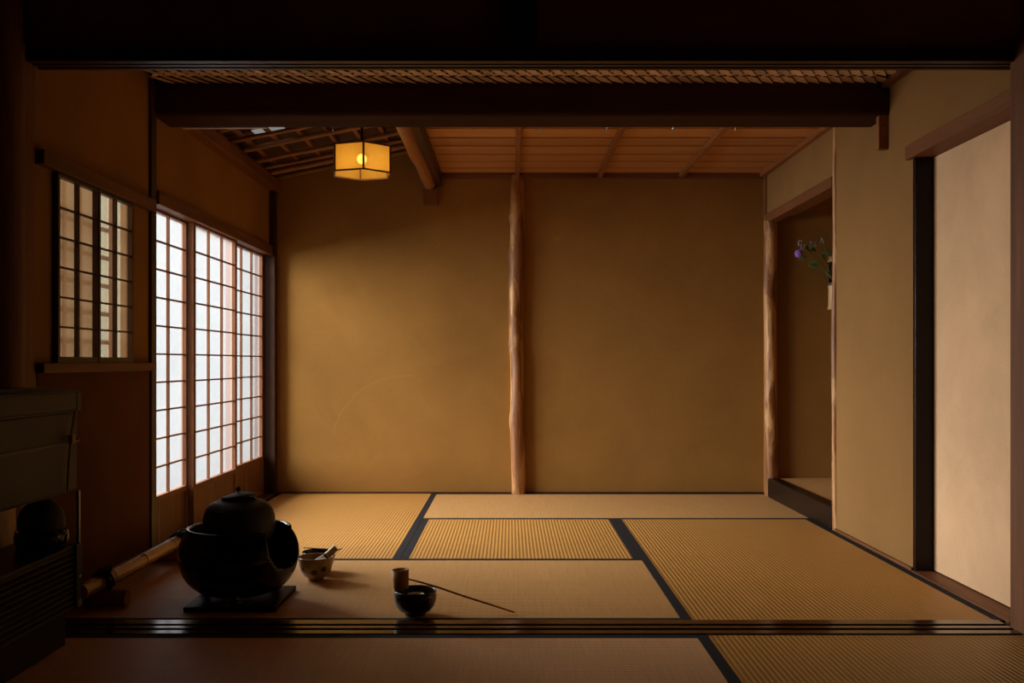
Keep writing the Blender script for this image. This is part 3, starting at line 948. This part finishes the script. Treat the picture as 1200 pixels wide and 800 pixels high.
# waste water bowl, lid rest, ladle
kc = (-0.286, 2.950, 0.0)
kb = [(0.0, 0.006), (0.022, 0.006), (0.024, 0.0012), (0.031, 0.0012), (0.033, 0.007), (0.046, 0.014), (0.057, 0.028), (0.0625, 0.044), (0.0640, 0.056),
      (0.0632, 0.062), (0.0612, 0.0645), (0.0628, 0.067), (0.0636, 0.072), (0.0625, 0.075), (0.0605, 0.072), (0.059, 0.060), (0.056, 0.040), (0.042, 0.020), (0.0, 0.013)]
bowl('waste_water_bowl', kc, kb, 'dark_glaze', 'round dark brown bowl with the wooden ladle resting on it', 'bowl')
mb = MB().lathe([(0.0, 0.034), (0.020, 0.034), (0.022, 0.0182), (0.0265, 0.0182), (0.0265, 0.060), (0.0225, 0.060), (0.022, 0.040), (0.0, 0.040)], (kc[0] + 0.002, kc[1] + 0.004, 0), 32)
tag(mb.build('lid_rest', 'bamboo_v'), 'bamboo lid rest standing inside the dark brown bowl', 'lid rest')
ld = empty('water_ladle', (-0.3, 2.955, 0.075)); tag(ld, 'bamboo water ladle resting cup-up on the dark brown bowl', 'ladle')
cup = MB().lathe([(0.0, 0.0), (0.0225, 0.0), (0.0235, 0.003), (0.0262, 0.056), (0.0240, 0.056), (0.0215, 0.005), (0.0, 0.004)], (0, 0, 0), 32)
cup.xform(Matrix.Translation((-0.3300, 2.962, 0.0772)) @ Matrix.Rotation(math.radians(-3), 4, 'Y'))
cup.build('cup', 'ladle_wood', ld)
pts = [(-0.3075, 2.962, 0.1035), (-0.268, 2.962, 0.0935), (-0.222, 2.961, 0.0805), (-0.142, 2.960, 0.0535), (-0.139, 2.960, 0.0525), (-0.136, 2.960, 0.0515), (-0.06, 2.959, 0.0275), (0.013, 2.957, 0.0045)]
MB().tube(pts, [0.0026, 0.0028, 0.0030, 0.0032, 0.0044, 0.0032, 0.0030, 0.0026], 10).build('handle', 'ladle_wood', ld)

# ------------------------------------------------------------------ bamboo vase and flowers in the alcove
VX, VY, VZ0, VZ1 = 1.832, 5.515, 1.055, 1.352
va = empty('bamboo_vase', (VX, VY, VZ0)); tag(va, 'bamboo vase hanging in the alcove behind the thin pole', 'vase')
r = 0.042
def cutv(a, z):
    d = math.atan2(math.sin(a + 2.2), math.cos(a + 2.2))
    return abs(d) < 0.95 and VZ0 + 0.145 < z < VZ1 - 0.032
pf = [(0.0, VZ0), (r * 1.03, VZ0), (r * 1.05, VZ0 + 0.008), (r * 0.97, VZ0 + 0.02), (r * 0.95, VZ0 + 0.06), (r * 0.95, VZ0 + 0.118), (r * 1.02, VZ0 + 0.126), (r * 0.96, VZ0 + 0.135)]
MB().lathe(pf, (VX, VY, 0), 32).build('water_section', 'bamboo_v', va)
pf = [(r * 0.96, VZ0 + 0.135), (r * 0.94, VZ0 + 0.150), (r * 0.93, VZ0 + 0.20), (r * 0.93, VZ1 - 0.04), (r * 0.94, VZ1 - 0.030)]
MB().lathe(pf, (VX, VY, 0), 32, skip=cutv).build('open_section', 'bamboo_dark', va)
pf = [(r * 0.94, VZ1 - 0.030), (r * 1.05, VZ1 - 0.024), (r * 0.96, VZ1 - 0.016), (r * 0.97, VZ1), (r * 0.80, VZ1), (r * 0.78, VZ1 - 0.03)]
MB().lathe(pf, (VX, VY, 0), 32).build('rim_section', 'bamboo_v', va)
MB().tube([(VX, VY + 0.035, VZ1 - 0.012), (VX, AY1, VZ1 - 0.008)], 0.003, 8).build('peg', 'steel', va)
fl = empty('flower_spray', (VX, VY, VZ0 + 0.14)); tag(fl, 'spray of purple flower and green leaves in the bamboo vase', 'flowers')
def apx(px, py, y):
    return Vector(((px - 598) / F * y, y, CAM_Z - (py - 424) / F * y))
base = Vector((VX - 0.004, VY - 0.005, VZ0 + 0.15))
tips = [((938, 297), 5.44), ((939, 286), 5.46), ((952, 284), 5.44), ((963, 282), 5.45), ((948, 301), 5.42), ((955, 305), 5.43)]
for k, ((px, py_), y) in enumerate(tips):
    tp = apx(px, py_, y)
    mid = base.lerp(tp, 0.5) + Vector((0.01, 0, -0.006))
    pts = [base, base.lerp(mid, 0.5) + Vector((-0.004, 0, 0.012)), mid, mid.lerp(tp, 0.5) + Vector((0, 0, 0.004)), tp]
    MB().tube(pts, [0.0030, 0.0026, 0.0022, 0.0018, 0.0014], 6).build('stem', 'stem', fl)
def leaf(p, d, L, wd):
    p, d = Vector(p), Vector(d).normalized()
    s_ = d.cross(Vector((0.15, -1, 0.2))).normalized()
    up = s_.cross(d) * 0.1
    pr = [(0, 0.05), (0.25, 0.75), (0.5, 1.0), (0.75, 0.7), (1.0, 0.03)]
    vs, fs = [], []
    for (q, ww) in pr:
        m_ = p + d * L * q - up * L * (q * q)
        vs += [m_ - s_ * wd * ww / 2, m_ + up * 0.06 * L, m_ + s_ * wd * ww / 2]
    for i in range(4):
        fs += [(3 * i, 3 * i + 1, 3 * i + 4, 3 * i + 3), (3 * i + 1, 3 * i + 2, 3 * i + 5, 3 * i + 4)]
    mb = MB().add(vs, fs, True).add([v + up * 0.006 for v in vs], [tuple(reversed(f)) for f in fs], True)
    mb.build('leaf', 'leaf', fl)
rl = random.Random(5)
for (px, py_, dx, dz, L) in ((945, 300, -0.6, -0.3, 0.05), (950, 296, -0.3, 0.6, 0.05), (957, 303, -0.5, -0.7, 0.06), (962, 297, 0.9, 0.2, 0.075),
                             (960, 308, -0.7, -0.5, 0.055), (957, 294, -0.8, 0.4, 0.05), (966, 305, -0.2, 0.8, 0.05), (955, 309, -0.9, -0.3, 0.045), (948, 292, 0.5, 0.6, 0.04), (942, 299, -0.2, -0.8, 0.035)):
    leaf(apx(px, py_, 5.44 + rl.uniform(-0.02, 0.02)), (dx, rl.uniform(-0.3, 0.1), dz), L, L * 0.42)
pc = apx(936, 297, 5.43)
mb = MB()
for k in range(40):
    th = math.acos(1 - 2 * (k + 0.5) / 40); ph = k * 2.39996
    n_ = Vector((math.sin(th) * math.cos(ph), math.sin(th) * math.sin(ph), math.cos(th)))
    mb.ball(pc + n_ * 0.016, 0.0080, 6)
mb.ball(pc, 0.016, 10)
mb.build('purple_bloom', 'petal', fl)
for (px, py_) in ((938, 285), (941, 289), (952, 286), (956, 285), (963, 282)):
    c = apx(px, py_, 5.45)
    mb = MB()
    for k in range(14):
        mb.ball(c + Vector((rl.uniform(-0.011, 0.011), rl.uniform(-0.01, 0.01), rl.uniform(-0.014, 0.014))), rl.uniform(0.0035, 0.006), 6)
    mb.build('bud_cluster', 'bud', fl)

# ------------------------------------------------------------------ heater cabinet in the front room
HX, HY1, HY0 = -1.161, 2.655, 1.75
he = empty('heater_cabinet', (-1.25, 2.2, 0.0)); tag(he, 'grey heater cabinet with louvred base and a shelf recess', 'heater')
HXB = -1.352
bx('plinth', 'black_metal', HXB, -1.195, HY0, 2.63, 0.0012, 0.100, he)
bx('lower_body', 'louver', HXB, HX - 0.016, HY0, HY1, 0.100, 0.266, he)
bx('shelf', 'black_metal', HXB, HX - 0.004, HY0, HY1, 0.258, 0.270, he, bevel=0.002)
bx('recess_back', 'pale_wood', HXB, HXB + 0.012, HY0, HY1, 0.270, 0.412, he)
bx('recess_upright', 'steel', HX - 0.012, HX - 0.004, HY1 - 0.008, HY1, 0.270, 0.412, he)
bx('upper_body', 'grey_enamel', HXB, HX - 0.010, HY0, HY1, 0.412, 0.632, he, bevel=0.010)
bx('top_cover', 'grey_enamel', HXB - 0.003, HX, HY0, HY1 + 0.006, 0.628, 0.686, he, bevel=0.010)
bx('top_tray', 'black_metal', HXB + 0.02, HX - 0.05, HY0, HY1 - 0.09, 0.686, 0.694, he)
bx('groove_strip', 'black_metal', HX - 0.012, HX - 0.006, HY0, HY1 - 0.105, 0.541, 0.549, he)
bx('cover_seam', 'black_metal', HX - 0.001, HX + 0.0012, HY0, HY1 - 0.03, 0.6285, 0.6315, he)
bx('cover_seam', 'black_metal', HX - 0.001, HX + 0.0012, HY1 - 0.031, HY1 - 0.028, 0.6285, 0.682, he)
for k in range(11):
    z = 0.106 + k * 0.0146
    mb = MB().prism([(HX - 0.018, HY0, z + 0.010), (HX - 0.002, HY0, z), (HX, HY0, z + 0.003), (HX - 0.016, HY0, z + 0.013)], (0, HY1 - 0.045 - HY0, 0))
    mb.build('louver_slat', 'louver', he)
bx('corner_bracket', 'black_metal', HX - 0.016, HX + 0.004, HY1 - 0.040, HY1 - 0.004, 0.104, 0.272, he, bevel=0.003)
bx('bracket_cap', 'steel', HX + 0.000, HX + 0.006, HY1 - 0.034, HY1 - 0.010, 0.104, 0.124, he, bevel=0.002)
bx('bracket_cap', 'steel', HX + 0.000, HX + 0.006, HY1 - 0.030, HY1 - 0.012, 0.180, 0.188, he, bevel=0.002)
mb = MB().tube([(HX + 0.006, HY1 - 0.055, 0.628), (HX + 0.004, HY1 - 0.07, 0.58), (HX + 0.004, HY1 - 0.075, 0.55), (HX + 0.003, HY1 - 0.085, 0.50), (HX + 0.002, HY1 - 0.090, 0.42)], 0.0035, 8)
co = mb.build('hanging_cord', 'cream_cord', he)
mb = MB().box(HX - 0.002, HX + 0.010, HY1 - 0.080, HY1 - 0.062, 0.545, 0.568)
mb.tube([(HX + 0.005, HY1 - 0.062, 0.552), (HX + 0.009, HY1 - 0.045, 0.549), (HX + 0.005, HY1 - 0.034, 0.556)], 0.0035, 8)
mb.build('clip', 'cream_cord', co)
# small pot and kettle standing in the recess
QX, QY, KZ = -1.232, 2.575, 0.006
pot = MB().lathe([(0.0, 0.271), (0.050, 0.271), (0.060, 0.276), (0.0655, 0.29), (0.067, 0.305), (0.064, 0.318), (0.060, 0.318), (0.060, 0.300), (0.05, 0.285), (0.0, 0.280)], (QX, QY, 0), 40)
tag(pot.build('small_brazier', 'lacquer'), 'small black pot on the shelf of the grey heater', 'pot')
k2 = empty('small_kettle', (QX, QY, 0.287)); tag(k2, 'small black kettle with ball knob on the grey heater shelf', 'kettle')
MB().lathe([(0.0, 0.2812), (0.040, 0.2815), (0.050, 0.300), (0.0585, 0.322), (0.0575, 0.345), (0.051, 0.365), (0.040, 0.378), (0.028, 0.384), (0.0, 0.386)], (QX, QY, KZ), 40).build('kettle_body', 'iron', k2)
l2 = MB().lathe([(0.033, 0.382), (0.035, 0.386), (0.02, 0.391), (0.0, 0.392)], (QX, QY, KZ), 32).build('lid', 'iron', k2)
MB().tube([(QX, QY, 0.396), (QX, QY, 0.401)], 0.003, 8).ball((QX, QY, 0.405), 0.0065, 12).build('knob', 'iron', l2)
